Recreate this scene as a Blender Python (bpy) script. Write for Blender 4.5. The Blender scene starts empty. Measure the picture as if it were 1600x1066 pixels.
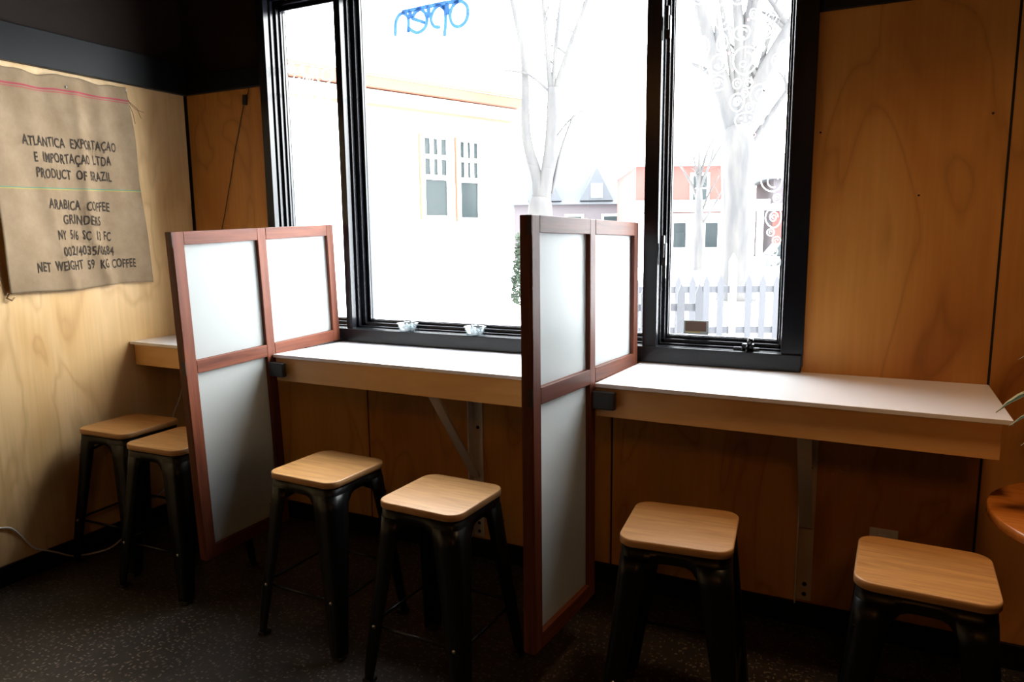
import bpy, bmesh, math, random
from mathutils import Vector, Matrix
from math import sin, cos, pi, radians
random.seed(7)
SC = bpy.context.scene
COL = SC.collection

# ------------------------------------------------------------------ camera, sky, lights, exposure
cam_d = bpy.data.cameras.new('camera')
cam = bpy.data.objects.new('camera', cam_d); COL.objects.link(cam)
cam_d.sensor_width = 36.0
cam_d.lens = 1127.02 / 1600 * 36.0
cam_d.clip_start = 0.05; cam_d.clip_end = 300
def cam_matrix(loc, yaw, pitch, roll):
    F = Vector((-sin(yaw)*cos(pitch), cos(yaw)*cos(pitch), sin(pitch)))
    R = Vector((cos(yaw), sin(yaw), 0)); U = R.cross(F)
    R2 = cos(roll)*R + sin(roll)*U; U2 = -sin(roll)*R + cos(roll)*U
    M = Matrix((R2, U2, -F)).transposed().to_4x4(); M.translation = Vector(loc)
    return M
cam.matrix_world = cam_matrix((3.2789, -2.7924, 1.4826), .4569, -.146, -.0099)
SC.camera = cam

world = bpy.data.worlds.new('overcast_sky'); SC.world = world; world.use_nodes = True
bg = world.node_tree.nodes['Background']
bg.inputs[0].default_value = (0.93, 0.97, 1.0, 1); bg.inputs[1].default_value = 19.0

def area(name, loc, target, size, power, color, size_y=None):
    l = bpy.data.lights.new(name, 'AREA'); l.energy = power; l.color = color
    l.shape = 'RECTANGLE'; l.size = size; l.size_y = size_y or size
    o = bpy.data.objects.new(name, l); COL.objects.link(o); o.location = loc
    o.rotation_euler = (Vector(target)-Vector(loc)).to_track_quat('-Z', 'Y').to_euler()
    return o
sun_d = bpy.data.lights.new('hazy_sun', 'SUN'); sun_d.energy = 9; sun_d.angle = radians(55); sun_d.color = (1, .97, .92)
sun = bpy.data.objects.new('hazy_sun', sun_d); COL.objects.link(sun)
sun.rotation_euler = Vector((-2.0, -1.3, -1.35)).to_track_quat('-Z', 'Y').to_euler()
WARM = (1.0, 0.38, 0.08)
dl = area('counter_fill_light', (3.55, -.95, 3.0), (3.55, -.85, 0), .25, 5, (1.0, .62, .32)); dl.data.spread = radians(85)  # added fill from above, brightens the counter's right end
area('ceiling_lamp_light', (3.7, -4.3, 2.7), (3.2, -.5, .9), .4, 5.5, WARM)
area('ceiling_lamp_light', (1.5, -4.2, 2.7), (1.5, -.5, .9), .4, 1.8, WARM)
pt = area('window_daylight_portal', (1.83, .11, 1.8), (1.83, -2, 1.8), 2.6, 1, (1, 1, 1), 1.7)
pt.data.cycles.is_portal = True

SC.view_settings.view_transform = 'Standard'
SC.view_settings.look = 'None'
SC.view_settings.gamma = 1.0
SC.view_settings.exposure = 0.0
SC.view_settings.use_curve_mapping = False

# ------------------------------------------------------------------ materials
def new_mat(name):
    m = bpy.data.materials.new(name); m.use_nodes = True
    nt = m.node_tree; b = nt.nodes['Principled BSDF']
    return m, nt, b
def flat(name, col, rough=.5, metal=0, spec=.5, coat=0):
    m, nt, b = new_mat(name)
    b.inputs['Base Color'].default_value = (*col, 1); b.inputs['Roughness'].default_value = rough
    b.inputs['Metallic'].default_value = metal; b.inputs['Specular IOR Level'].default_value = spec
    b.inputs['Coat Weight'].default_value = coat
    return m
def N(nt, typ, **kw):
    n = nt.nodes.new(typ)
    for k, v in kw.items():
        if k in n.inputs: n.inputs[k].default_value = v
        else: setattr(n, k, v)
    return n
def ramp(nt, stops):
    r = nt.nodes.new('ShaderNodeValToRGB'); e = r.color_ramp.elements
    while len(e) < len(stops): e.new(.5)
    for x, (p, c) in zip(e, stops): x.position = p; x.color = (*c, 1)
    return r
def plywood(name, light, mid, dark, rough=.42, seed=0.0, line=.5):
    """rotary-cut ply: broad flame figure with thin contour lines"""
    m, nt, b = new_mat(name); L = nt.links.new
    tc = N(nt, 'ShaderNodeTexCoord'); mp = N(nt, 'ShaderNodeMapping')
    mp.inputs['Scale'].default_value = (1.7, 1.7, .55); mp.inputs['Location'].default_value = (seed, seed*.7, seed*1.3)
    L(tc.outputs['Object'], mp.inputs['Vector'])
    n1 = N(nt, 'ShaderNodeTexNoise', Scale=1.6, Detail=2.5, Roughness=.45); n1.inputs['Distortion'].default_value = .9
    L(mp.outputs[0], n1.inputs['Vector'])
    r1 = ramp(nt, [(.3, dark), (.46, mid), (.66, light)]); L(n1.outputs['Fac'], r1.inputs[0])
    mu = N(nt, 'ShaderNodeMath', operation='MULTIPLY'); mu.inputs[1].default_value = 6.0; L(n1.outputs['Fac'], mu.inputs[0])
    pp = N(nt, 'ShaderNodeMath', operation='PINGPONG'); pp.inputs[1].default_value = .5; L(mu.outputs[0], pp.inputs[0])
    r2 = ramp(nt, [(0, (line, line*.86, line*.72)), (.05, (.80, .74, .68)), (.16, (1, 1, 1))]); L(pp.outputs[0], r2.inputs[0])
    # fine fibre
    mp2 = N(nt, 'ShaderNodeMapping'); mp2.inputs['Scale'].default_value = (60, 60, 2.5); L(tc.outputs['Object'], mp2.inputs['Vector'])
    n2 = N(nt, 'ShaderNodeTexNoise', Scale=1.0, Detail=3.0); L(mp2.outputs[0], n2.inputs['Vector'])
    r3 = ramp(nt, [(.3, (.93, .92, .9)), (.7, (1.04, 1.03, 1.02))]); L(n2.outputs['Fac'], r3.inputs[0])
    mx = N(nt, 'ShaderNodeMix', data_type='RGBA', blend_type='MULTIPLY'); mx.inputs[0].default_value = .45
    L(r1.outputs[0], mx.inputs[6]); L(r2.outputs[0], mx.inputs[7])
    mx2 = N(nt, 'ShaderNodeMix', data_type='RGBA', blend_type='MULTIPLY'); mx2.inputs[0].default_value = 1
    L(mx.outputs[2], mx2.inputs[6]); L(r3.outputs[0], mx2.inputs[7])
    L(mx2.outputs[2], b.inputs['Base Color']); b.inputs['Roughness'].default_value = rough
    b.inputs['Specular IOR Level'].default_value = .35
    return m
def timber(name, a, c, scale=(3, 40, 40), rough=.4, wave=2.0, spec=.5):
    m, nt, b = new_mat(name); L = nt.links.new
    tc = N(nt, 'ShaderNodeTexCoord'); oi = N(nt, 'ShaderNodeObjectInfo')
    ad = N(nt, 'ShaderNodeVectorMath', operation='ADD'); L(tc.outputs['Object'], ad.inputs[0]); L(oi.outputs['Location'], ad.inputs[1])
    mp = N(nt, 'ShaderNodeMapping'); mp.inputs['Scale'].default_value = scale; L(ad.outputs[0], mp.inputs['Vector'])
    n1 = N(nt, 'ShaderNodeTexNoise', Scale=1.0, Detail=4.0, Roughness=.6); n1.inputs['Distortion'].default_value = wave
    L(mp.outputs[0], n1.inputs['Vector'])
    r1 = ramp(nt, [(.3, c), (.65, a)]); L(n1.outputs['Fac'], r1.inputs[0])
    L(r1.outputs[0], b.inputs['Base Color']); b.inputs['Roughness'].default_value = rough; b.inputs['Specular IOR Level'].default_value = spec
    return m

M = {}
PL, PM, PD = (.60, .285, .066), (.54, .225, .044), (.42, .15, .025)
M['ply'] = plywood('plywood_panel', PL, PM, PD, seed=3.1)
M['ply_daylit'] = plywood('plywood_panel_daylit', (.82, .57, .30), (.77, .51, .24), (.68, .41, .16), seed=9.4, line=.7)  # same ply as the back wall, daylight painted in as a paler colour
M['birch'] = timber('birch_edge', (.77, .46, .175), (.69, .38, .12), (2, 14, 14), .4, 1.0)
M['dark_paint'] = flat('dark_brown_paint', (.014, .0065, .0035), .7, spec=.2)
M['black_gap'] = flat('black_backing', (.008, .007, .007), .8)
M['black_trim'] = flat('black_satin_paint', (.007, .0075, .0085), .40, spec=.12)
M['frame'] = flat('black_gloss_window_paint', (.0055, .0065, .009), .24, spec=.36)
M['laminate'] = flat('white_laminate', (.82, .81, .82), .17)
M['lam_edge'] = flat('white_laminate_edge', (.72, .68, .63), .4)
M['seat'] = timber('oak_seat', (.58, .30, .10), (.40, .185, .052), (4, 46, 46), .36, 1.2)
M['seat_edge'] = timber('oak_seat_edge', (.58, .33, .14), (.44, .23, .085), (3, 3, 160), .45, .3)
M['steel'] = flat('black_powder_coat', (.005, .0055, .006), .33, spec=.25)
M['bolt'] = flat('zinc_bolt', (.5, .5, .5), .3, 1)
M['rubber'] = flat('black_rubber', (.01, .01, .01), .7)
M['mahogany'] = timber('red_mahogany', (.15, .042, .020), (.075, .019, .009), (46, 46, 3), .5, .8, .22)
M['mahogany_h'] = timber('red_mahogany_rail', (.15, .042, .020), (.075, .019, .009), (46, 3, 46), .5, .8, .22)
M['endgrain'] = flat('mahogany_end_grain', (.03, .012, .009), .55)
M['clip'] = flat('black_block', (.018, .017, .018), .5)
M['bracket'] = flat('galvanised_bracket', (.66, .58, .50), .45)
M['cord_white'] = flat('white_plastic_cord', (.75, .75, .74), .4)
M['cord_black'] = flat('black_plastic_cord', (.012, .011, .01), .5)
M['outlet'] = flat('grey_white_plastic', (.82, .82, .82), .4)
M['table'] = timber('orange_pine', (.50, .17, .025), (.34, .09, .012), (4, 36, 36), .25, 1.2)
M['pot'] = flat('terracotta_pot', (.35, .14, .07), .7)
M['soil'] = flat('potting_soil', (.02, .014, .01), .9)
M['paper'] = flat('sticker_border', (.45, .55, .55), .5)
M['sticker'] = flat('brown_sticker', (.16, .09, .06), .5)
M['sticker_y'] = flat('yellow_sticker_strip', (.7, .5, .1), .5)

def floor_mat():
    m, nt, b = new_mat('dark_speckled_vinyl'); L = nt.links.new
    tc = N(nt, 'ShaderNodeTexCoord')
    masks = []
    for sc, rz in (((22, 70, 1), .5), ((70, 25, 1), .2), ((40, 40, 1), 0)):
        mp = N(nt, 'ShaderNodeMapping'); mp.inputs['Scale'].default_value = sc; mp.inputs['Rotation'].default_value = (0, 0, rz); L(tc.outputs['Object'], mp.inputs['Vector'])
        v = N(nt, 'ShaderNodeTexVoronoi', Scale=1.0, voronoi_dimensions='2D'); L(mp.outputs[0], v.inputs['Vector'])
        r = ramp(nt, [(0, (1, 1, 1)), (.13, (.5, .5, .5)), (.20, (0, 0, 0))]); L(v.outputs['Distance'], r.inputs[0])
        g = ramp(nt, [(.48, (0, 0, 0)), (.75, (1, 1, 1))]); L(v.outputs['Color'], g.inputs[0])
        mm = N(nt, 'ShaderNodeMix', data_type='RGBA', blend_type='MULTIPLY'); mm.inputs[0].default_value = 1
        L(r.outputs[0], mm.inputs[6]); L(g.outputs[0], mm.inputs[7]); masks.append(mm.outputs[2])
    while len(masks) > 1:
        mm = N(nt, 'ShaderNodeMix', data_type='RGBA', blend_type='LIGHTEN'); mm.inputs[0].default_value = 1
        L(masks.pop(), mm.inputs[6]); L(masks.pop(), mm.inputs[7]); masks.append(mm.outputs[2])
    n = N(nt, 'ShaderNodeTexNoise', Scale=5.0, Detail=3.0); L(tc.outputs['Object'], n.inputs['Vector'])
    base = ramp(nt, [(.3, (.016, .013, .011)), (.7, (.030, .025, .021))]); L(n.outputs['Fac'], base.inputs[0])
    mx = N(nt, 'ShaderNodeMix', data_type='RGBA'); L(mm.outputs[2], mx.inputs[0])
    L(base.outputs[0], mx.inputs[6]); mx.inputs[7].default_value = (.21, .175, .14, 1)
    L(mx.outputs[2], b.inputs['Base Color']); b.inputs['Roughness'].default_value = .5
    return m
M['floor'] = floor_mat()

def frost_mat():
    m, nt, b = new_mat('frosted_acrylic'); L = nt.links.new
    nt.nodes.remove(b); out = nt.nodes['Material Output']
    t = N(nt, 'ShaderNodeBsdfTranslucent'); t.inputs[0].default_value = (.82, .85, .855, 1)
    d = N(nt, 'ShaderNodeBsdfDiffuse'); d.inputs[0].default_value = (.56, .60, .61, 1)
    g = N(nt, 'ShaderNodeBsdfGlossy'); g.inputs['Roughness'].default_value = .4
    m1 = N(nt, 'ShaderNodeMixShader'); m1.inputs[0].default_value = .36; L(t.outputs[0], m1.inputs[1]); L(d.outputs[0], m1.inputs[2])
    fr = N(nt, 'ShaderNodeFresnel'); fr.inputs['IOR'].default_value = 1.35
    m2 = N(nt, 'ShaderNodeMixShader'); L(fr.outputs[0], m2.inputs[0]); L(m1.outputs[0], m2.inputs[1]); L(g.outputs[0], m2.inputs[2])
    L(m2.outputs[0], out.inputs[0]); return m
M['frost'] = frost_mat()
def pane_mat(name='window_glass', tint=(.985, .995, .995)):
    m, nt, b = new_mat(name); L = nt.links.new
    nt.nodes.remove(b); out = nt.nodes['Material Output']
    t = N(nt, 'ShaderNodeBsdfTransparent'); t.inputs[0].default_value = (*tint, 1)
    g = N(nt, 'ShaderNodeBsdfGlossy'); g.inputs['Roughness'].default_value = .01
    lw = N(nt, 'ShaderNodeLayerWeight'); lw.inputs['Blend'].default_value = .5
    pw = N(nt, 'ShaderNodeMath', operation='POWER'); pw.inputs[1].default_value = 5.0; L(lw.outputs['Facing'], pw.inputs[0])
    ma = N(nt, 'ShaderNodeMath', operation='MULTIPLY_ADD'); ma.inputs[1].default_value = .9; ma.inputs[2].default_value = .03; L(pw.outputs[0], ma.inputs[0])
    mx = N(nt, 'ShaderNodeMixShader'); L(ma.outputs[0], mx.inputs[0]); L(t.outputs[0], mx.inputs[1]); L(g.outputs[0], mx.inputs[2])
    L(mx.outputs[0], out.inputs[0]); return m
M['glass'] = pane_mat()
def cup_mat():
    m, nt, b = new_mat('clear_cup_plastic'); L = nt.links.new
    nt.nodes.remove(b); out = nt.nodes['Material Output']
    t = N(nt, 'ShaderNodeBsdfTransparent'); t.inputs[0].default_value = (.88, .92, .94, 1)
    tr = N(nt, 'ShaderNodeBsdfTranslucent'); tr.inputs[0].default_value = (.35, .4, .42, 1)
    g = N(nt, 'ShaderNodeBsdfGlossy'); g.inputs['Roughness'].default_value = .08
    m0 = N(nt, 'ShaderNodeMixShader'); m0.inputs[0].default_value = .12; L(t.outputs[0], m0.inputs[1]); L(tr.outputs[0], m0.inputs[2])
    mx = N(nt, 'ShaderNodeMixShader'); mx.inputs[0].default_value = .15; L(m0.outputs[0], mx.inputs[1]); L(g.outputs[0], mx.inputs[2])
    L(mx.outputs[0], out.inputs[0]); return m
M['cup'] = cup_mat()
def paint_mat(name, col):
    m, nt, b = new_mat(name); L = nt.links.new
    nt.nodes.remove(b); out = nt.nodes['Material Output']
    t = N(nt, 'ShaderNodeBsdfTranslucent'); t.inputs[0].default_value = (*col, 1)
    d = N(nt, 'ShaderNodeBsdfDiffuse'); d.inputs[0].default_value = (*col, 1)
    mx = N(nt, 'ShaderNodeMixShader'); mx.inputs[0].default_value = .2; L(t.outputs[0], mx.inputs[1]); L(d.outputs[0], mx.inputs[2])
    L(mx.outputs[0], out.inputs[0]); return m
M['white_paint_marks'] = paint_mat('white_window_paint', (.95, .96, .96))
M['blue_sign'] = paint_mat('blue_sign_tube', (.22, .36, .54))
M['pink_marks'] = paint_mat('pink_window_paint', (.9, .45, .5))
def sack_mat():
    m, nt, b = new_mat('burlap_jute'); L = nt.links.new
    tc = N(nt, 'ShaderNodeTexCoord'); sp = N(nt, 'ShaderNodeSeparateXYZ'); L(tc.outputs['UV'], sp.inputs[0])
    n = N(nt, 'ShaderNodeTexNoise', Scale=7.0, Detail=5.0, Roughness=.65); L(tc.outputs['UV'], n.inputs['Vector'])
    base = ramp(nt, [(.3, (.29, .205, .125)), (.7, (.40, .295, .195))]); L(n.outputs['Fac'], base.inputs[0])
    last = base.outputs[0]
    # weave
    for axis, sc in (('X', 90), ('Y', 120)):
        w = N(nt, 'ShaderNodeTexWave', wave_type='BANDS', bands_direction=axis, Scale=float(sc)); w.inputs['Distortion'].default_value = 2.5
        w.inputs['Detail'].default_value = 2
        L(tc.outputs['UV'], w.inputs['Vector'])
        rr = ramp(nt, [(0, (.80, .79, .77)), (1, (1.06, 1.06, 1.06))]); L(w.outputs['Fac'], rr.inputs[0])
        mx = N(nt, 'ShaderNodeMix', data_type='RGBA', blend_type='MULTIPLY'); mx.inputs[0].default_value = .8
        L(last, mx.inputs[6]); L(rr.outputs[0], mx.inputs[7]); last = mx.outputs[2]
    # coloured yarn stripes at v positions
    for v0, hw, col in ((.934, .0042, (.42, .055, .09)), (.922, .0022, (.42, .09, .10)), (.4795, .0022, (.10, .28, .20)), (.4745, .0016, (.45, .38, .08))):
        s = N(nt, 'ShaderNodeMath', operation='SUBTRACT'); L(sp.outputs[1], s.inputs[0]); s.inputs[1].default_value = v0
        ab = N(nt, 'ShaderNodeMath', operation='ABSOLUTE'); L(s.outputs[0], ab.inputs[0])
        lt = N(nt, 'ShaderNodeMath', operation='LESS_THAN'); L(ab.outputs[0], lt.inputs[0]); lt.inputs[1].default_value = hw
        mu = N(nt, 'ShaderNodeMath', operation='MULTIPLY'); L(lt.outputs[0], mu.inputs[0]); mu.inputs[1].default_value = .85
        mx = N(nt, 'ShaderNodeMix', data_type='RGBA'); L(mu.outputs[0], mx.inputs[0]); L(last, mx.inputs[6]); mx.inputs[7].default_value = (*col, 1)
        last = mx.outputs[2]
    L(last, b.inputs['Base Color']); b.inputs['Roughness'].default_value = .9; b.inputs['Specular IOR Level'].default_value = .1
    return m
M['sack'] = sack_mat()
M['ink'] = flat('black_stencil_ink', (.065, .051, .040), .9, spec=.1)
def leaf_mat():
    m, nt, b = new_mat('striped_spider_leaf'); L = nt.links.new
    tc = N(nt, 'ShaderNodeTexCoord'); sp = N(nt, 'ShaderNodeSeparateXYZ'); L(tc.outputs['UV'], sp.inputs[0])
    r = ramp(nt, [(0, (.26, .21, .10)), (.17, (.26, .21, .10)), (.22, (.02, .036, .012)), (.78, (.02, .036, .012)), (.83, (.26, .21, .10))])
    L(sp.outputs[0], r.inputs[0]); L(r.outputs[0], b.inputs['Base Color']); b.inputs['Roughness'].default_value = .7; b.inputs['Specular IOR Level'].default_value = .2
    return m
M['leaf'] = leaf_mat()
# outside
def bark_mat():
    m, nt, b = new_mat('grey_bark'); L = nt.links.new
    tc = N(nt, 'ShaderNodeTexCoord'); mp = N(nt, 'ShaderNodeMapping'); mp.inputs['Scale'].default_value = (5, 5, 1.0); L(tc.outputs['Object'], mp.inputs['Vector'])
    n = N(nt, 'ShaderNodeTexNoise', Scale=1.2, Detail=5.0); L(mp.outputs[0], n.inputs['Vector'])
    r = ramp(nt, [(.35, (.034, .033, .034)), (.7, (.060, .055, .051))]); L(n.outputs['Fac'], r.inputs[0])
    L(r.outputs[0], b.inputs['Base Color']); b.inputs['Roughness'].default_value = .9; return m
M['bark'] = bark_mat()
M['snow'] = flat('snowy_ground', (.85, .86, .88), .8)
M['siding'] = flat('white_stucco', (.8, .8, .79), .8)
M['orange_trim'] = flat('orange_trim_paint', (.15, .042, .020), .7)
M['peach_trim'] = flat('peach_frieze_board', (.5, .40, .31), .7)
M['white_paint'] = flat('white_exterior_paint', (.8, .8, .8), .6)
M['house_glass'] = flat('house_window_glass', (.016, .022, .023), .25, spec=.15)
M['roof_grey'] = flat('grey_shingle', (.040, .044, .050), .8)
M['roof_snow'] = flat('snow_covered_roof', (.85, .85, .87), .8)
M['brick'] = flat('red_brick', (.13, .030, .023), .8)
M['mauve_wall'] = flat('mauve_siding', (.055, .046, .050), .8)
M['car'] = flat('dark_blue_car_paint', (.03, .045, .08), .3)
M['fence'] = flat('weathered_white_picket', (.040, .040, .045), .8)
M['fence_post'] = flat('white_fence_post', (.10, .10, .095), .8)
M['shrub'] = flat('evergreen_leaf', (.022, .036, .02), .8)

# ------------------------------------------------------------------ mesh helpers
class MB:
    def __init__(s): s.bm = bmesh.new()
    def quad(s, *vs):
        return s.bm.faces.new([s.bm.verts.new(v) for v in vs])
    def box(s, x0, x1, y0, y1, z0, z1, mat=0, T=None):
        P = [Vector((x, y, z)) for z in (z0, z1) for y in (y0, y1) for x in (x0, x1)]
        if T is not None: P = [T @ p for p in P]
        v = [s.bm.verts.new(p) for p in P]
        for f in ((0, 2, 3, 1), (4, 5, 7, 6), (0, 1, 5, 4), (2, 6, 7, 3), (0, 4, 6, 2), (1, 3, 7, 5)):
            s.bm.faces.new([v[i] for i in f]).material_index = mat
        return s
    def hexa(s, b, t):
        v = [s.bm.verts.new(p) for p in list(b)+list(t)]; n = len(b)
        s.bm.faces.new(v[:n][::-1]); s.bm.faces.new(v[n:])
        for i in range(n): s.bm.faces.new((v[i], v[(i+1) % n], v[n+(i+1) % n], v[n+i]))
        return s
    def tube(s, pts, r, n=8, closed=False, rs=None):
        pts = [Vector(p) for p in pts]; rings = []; m = len(pts); prev = None
        for i, p in enumerate(pts):
            a = pts[(i-1) % m] if (closed or i) else pts[i]; b = pts[(i+1) % m] if (closed or i < m-1) else pts[i]
            d = (b-a).normalized()
            u = d.orthogonal().normalized() if prev is None else (prev - d*prev.dot(d)).normalized()
            prev = u; w = d.cross(u); R = rs[i] if rs else r
            rings.append([s.bm.verts.new(p + u*R*cos(2*pi*k/n) + w*R*sin(2*pi*k/n)) for k in range(n)])
        for i in range(m if closed else m-1):
            A, B = rings[i], rings[(i+1) % m]
            for k in range(n):
                f = s.bm.faces.new((A[k], A[(k+1) % n], B[(k+1) % n], B[k])); f.smooth = True
        if not closed:
            s.bm.faces.new(rings[0][::-1]); s.bm.faces.new(rings[-1])
        return s
    def lathe(s, prof, n=32, c=(0, 0, 0)):
        rings = []
        for r, z in prof:
            rings.append([s.bm.verts.new((c[0]+r*cos(2*pi*k/n), c[1]+r*sin(2*pi*k/n), c[2]+z)) for k in range(n)])
        for A, B in zip(rings, rings[1:]):
            for k in range(n):
                f = s.bm.faces.new((A[k], A[(k+1) % n], B[(k+1) % n], B[k])); f.smooth = True
        if prof[0][0] > 1e-6: s.bm.faces.new(rings[0][::-1])
        if prof[-1][0] > 1e-6: s.bm.faces.new(rings[-1])
        return s
    def build(s, name, mat, parent=None, bevel=0, seg=2, smooth=False, weld=True):
        if weld: bmesh.ops.remove_doubles(s.bm, verts=s.bm.verts, dist=1e-6)
        bmesh.ops.recalc_face_normals(s.bm, faces=s.bm.faces)
        me = bpy.data.meshes.new(name); s.bm.to_mesh(me); s.bm.free()
        for m in (mat if isinstance(mat, (list, tuple)) else [mat]): me.materials.append(m)
        if smooth:
            for p in me.polygons: p.use_smooth = True
        o = bpy.data.objects.new(name, me); COL.objects.link(o)
        if parent: o.parent = parent
        if bevel:
            b = o.modifiers.new('bevel', 'BEVEL'); b.width = bevel; b.segments = seg; b.limit_method = 'ANGLE'; b.angle_limit = radians(40)
        return o
def tag(o, label=None, cat=None, group=None, kind=None):
    if label: o['label'] = label
    if cat: o['category'] = cat
    if group: o['group'] = group
    if kind: o['kind'] = kind
    return o
def empty(name, loc=(0, 0, 0), rz=0, **kw):
    o = bpy.data.objects.new(name, None); COL.objects.link(o); o.location = loc; o.rotation_euler = (0, 0, rz)
    o.empty_display_size = .1
    return tag(o, **kw)
def struct(o, label=None): o['kind'] = 'structure'; (label and tag(o, label)); return o
KIDS = {}
def copy_tree(o, parent=None):
    c = o.copy(); COL.objects.link(c); c.parent = parent
    for ch in list(o.children): copy_tree(ch, c)
    return c

# ------------------------------------------------------------------ room shell
X0, X1, Y0, Y1, ZC = 0.0, 6.5, -6.0, 0.0, 3.05
ZT, ZB = 2.222, .089
WX0, WX1, WZ0, WZ1 = .570, 3.080, .990, 2.640           # rough window opening
S1, S2, S3, S4 = 1.114, 2.365, 3.66, 4.90               # panel seams
struct(MB().box(X0-.2, X1+.2, Y0-.2, Y1+.2, -.1, 0).build('floor', M['floor']))
struct(MB().box(X0-.2, X1+.2, Y0-.2, Y1+.2, ZC, ZC+.1).build('ceiling', M['dark_paint']))
wb = MB()
for x0, x1, z0, z1 in ((X0-.2, WX0, 0, ZC), (WX1, X1+.2, 0, ZC), (WX0, WX1, 0, WZ0), (WX0, WX1, WZ1, ZC)):
    wb.box(x0, x1, .012, .16, z0, z1)
wall_back = struct(wb.build('wall_back', M['dark_paint'], weld=False))
G = .004
def panel(x0, x1, z0, z1, name='plywood_panel'):
    return MB().box(x0, x1, 0, .012, z0, z1).build(name, M['ply'], wall_back)
def panel_multi(rects):
    b = MB()
    for r in rects: b.box(r[0], r[1], 0, .012, r[2], r[3])
    return b.build('plywood_panel', M['ply'], wall_back, weld=False)
panel_multi([(.012, WX0, ZB, ZT), (WX0, S1-G, ZB, WZ0)])
panel_multi([(S1+G, S2-G, ZB, WZ0)])
p3 = panel_multi([(S2+G, WX1, ZB, WZ0), (WX1, S3-G, ZB, ZT)])
panel_multi([(S3+G, S4-G, ZB, ZT)]); panel_multi([(S4+G, X1, ZB, ZT)])
for x, z in ((3.61, 1.849), (3.108, 1.824), (3.42, 1.60)):
    MB().lathe([(.0035, 0), (.0035, .0012), (0, .0016)], 10).build('screw', M['black_gap'], wall_back).matrix_world = \
        Matrix.Translation((x, 0, z)) @ Matrix.Rotation(pi/2, 4, 'X')
g_ = MB()
for s in (S1, S2, S3, S4): g_.box(s-G, s+G, .004, .012, ZB, WZ0 if s < 3 else ZT)
g_.box(0, .012, .0, .012, ZB, ZT)
g_.build('panel_gap', M['black_gap'], wall_back, weld=False)

wall_left = struct(MB().box(-.2, -.012, Y0, Y1+.012, 0, ZC).build('wall_left', M['dark_paint']))
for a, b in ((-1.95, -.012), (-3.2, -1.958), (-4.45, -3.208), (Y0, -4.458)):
    MB().box(-.012, 0, a, b, ZB, ZT).build('plywood_panel', M['ply_daylit'], wall_left)
wall_right = struct(MB().box(X1, X1+.2, Y0, Y1+.012, 0, ZC).build('wall_right', M['dark_paint']))
wall_rear = struct(MB().box(X0-.2, X1+.2, Y0-.2, Y0, 0, ZC).build('wall_rear', M['dark_paint']))
struct(MB().box(0, .03, Y0, -.002, ZT, 2.377).build('trim_1', M['black_trim'], bevel=.003))
struct(MB().box(.031, .548, -.022, 0, ZT, 2.315).build('trim_2', M['black_trim'], bevel=.004))
struct(MB().box(3.096, X1, -.022, 0, ZT, 2.315).build('trim_3', M['black_trim'], bevel=.004))
struct(MB().box(0, .014, Y0, -.002, 0, ZB).build('baseboard_left', M['black_trim'], bevel=.002))
struct(MB().box(.016, X1, -.014, .010, 0, ZB).build('baseboard_back', M['black_trim'], bevel=.002))

# ------------------------------------------------------------------ window: casing, mullions, sill, three sashes
YF = -.02
cs = MB()
# each member is a stack of steps going out to the glass: (inset from face edge, y0, y1)
STEPS = [(0, YF, .012), (-.006, .012, .020), (.006, .020, .040), (-.002, .040, .046), (.018, .046, .074), (.010, .074, .080), (.030, .080, .092)]
ZH = 2.625                                  # underside of head casing
SILLZ = 1.043
for ins, a, b in STEPS:
    cs.box(.548, .595+ins, a, b, 1.0, 2.72)                         # left jamb
    cs.box(3.012-ins*.9, 3.088, a, b, 1.0, 2.72)                     # right jamb
    cs.box(1.021-ins*1.6, 1.056+ins*1.6, a, b, SILLZ, 2.66)         # mullion between left and middle
    cs.box(2.491-ins*.9, 2.548+ins*.9, a, b, SILLZ, 2.66)           # mullion between middle and right
    cs.box(.56, 3.08, a, b, ZH-ins*1.4, 2.72)                       # head
    cs.box(.56, 3.08, a, b, SILLZ-.04, SILLZ+max(ins, -.002)*1.2+.002)   # bottom rail
trim_w = struct(cs.build('trim_4', M['frame'], weld=False, bevel=.0015))
struct(MB().box(.552, 3.084, -.030, .03, .9775, SILLZ).build('trim_5', M['frame'], bevel=.004))
GY = .080
def sash(name, x0, x1, z0, z1, w=.010):
    f = MB()
    for b in ((x0, x0+w, z0, z1), (x1-w, x1, z0, z1), (x0+w, x1-w, z0, z0+w), (x0+w, x1-w, z1-w, z1)):
        f.box(b[0], b[1], .068, .098, b[2], b[3])
    root = struct(f.build(name, M['frame'], weld=False))
    MB().box(x0+w, x1-w, GY, GY+.004, z0+w, z1-w).build('pane', M['glass'], root)
    return root
win1 = sash('window_1', .612, .985, 1.068, 2.588)
win2 = sash('window_2', 1.092, 2.478, 1.068, 2.588)
win3 = sash('window_3', 2.562, 3.000, 1.068, 2.588)

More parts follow.
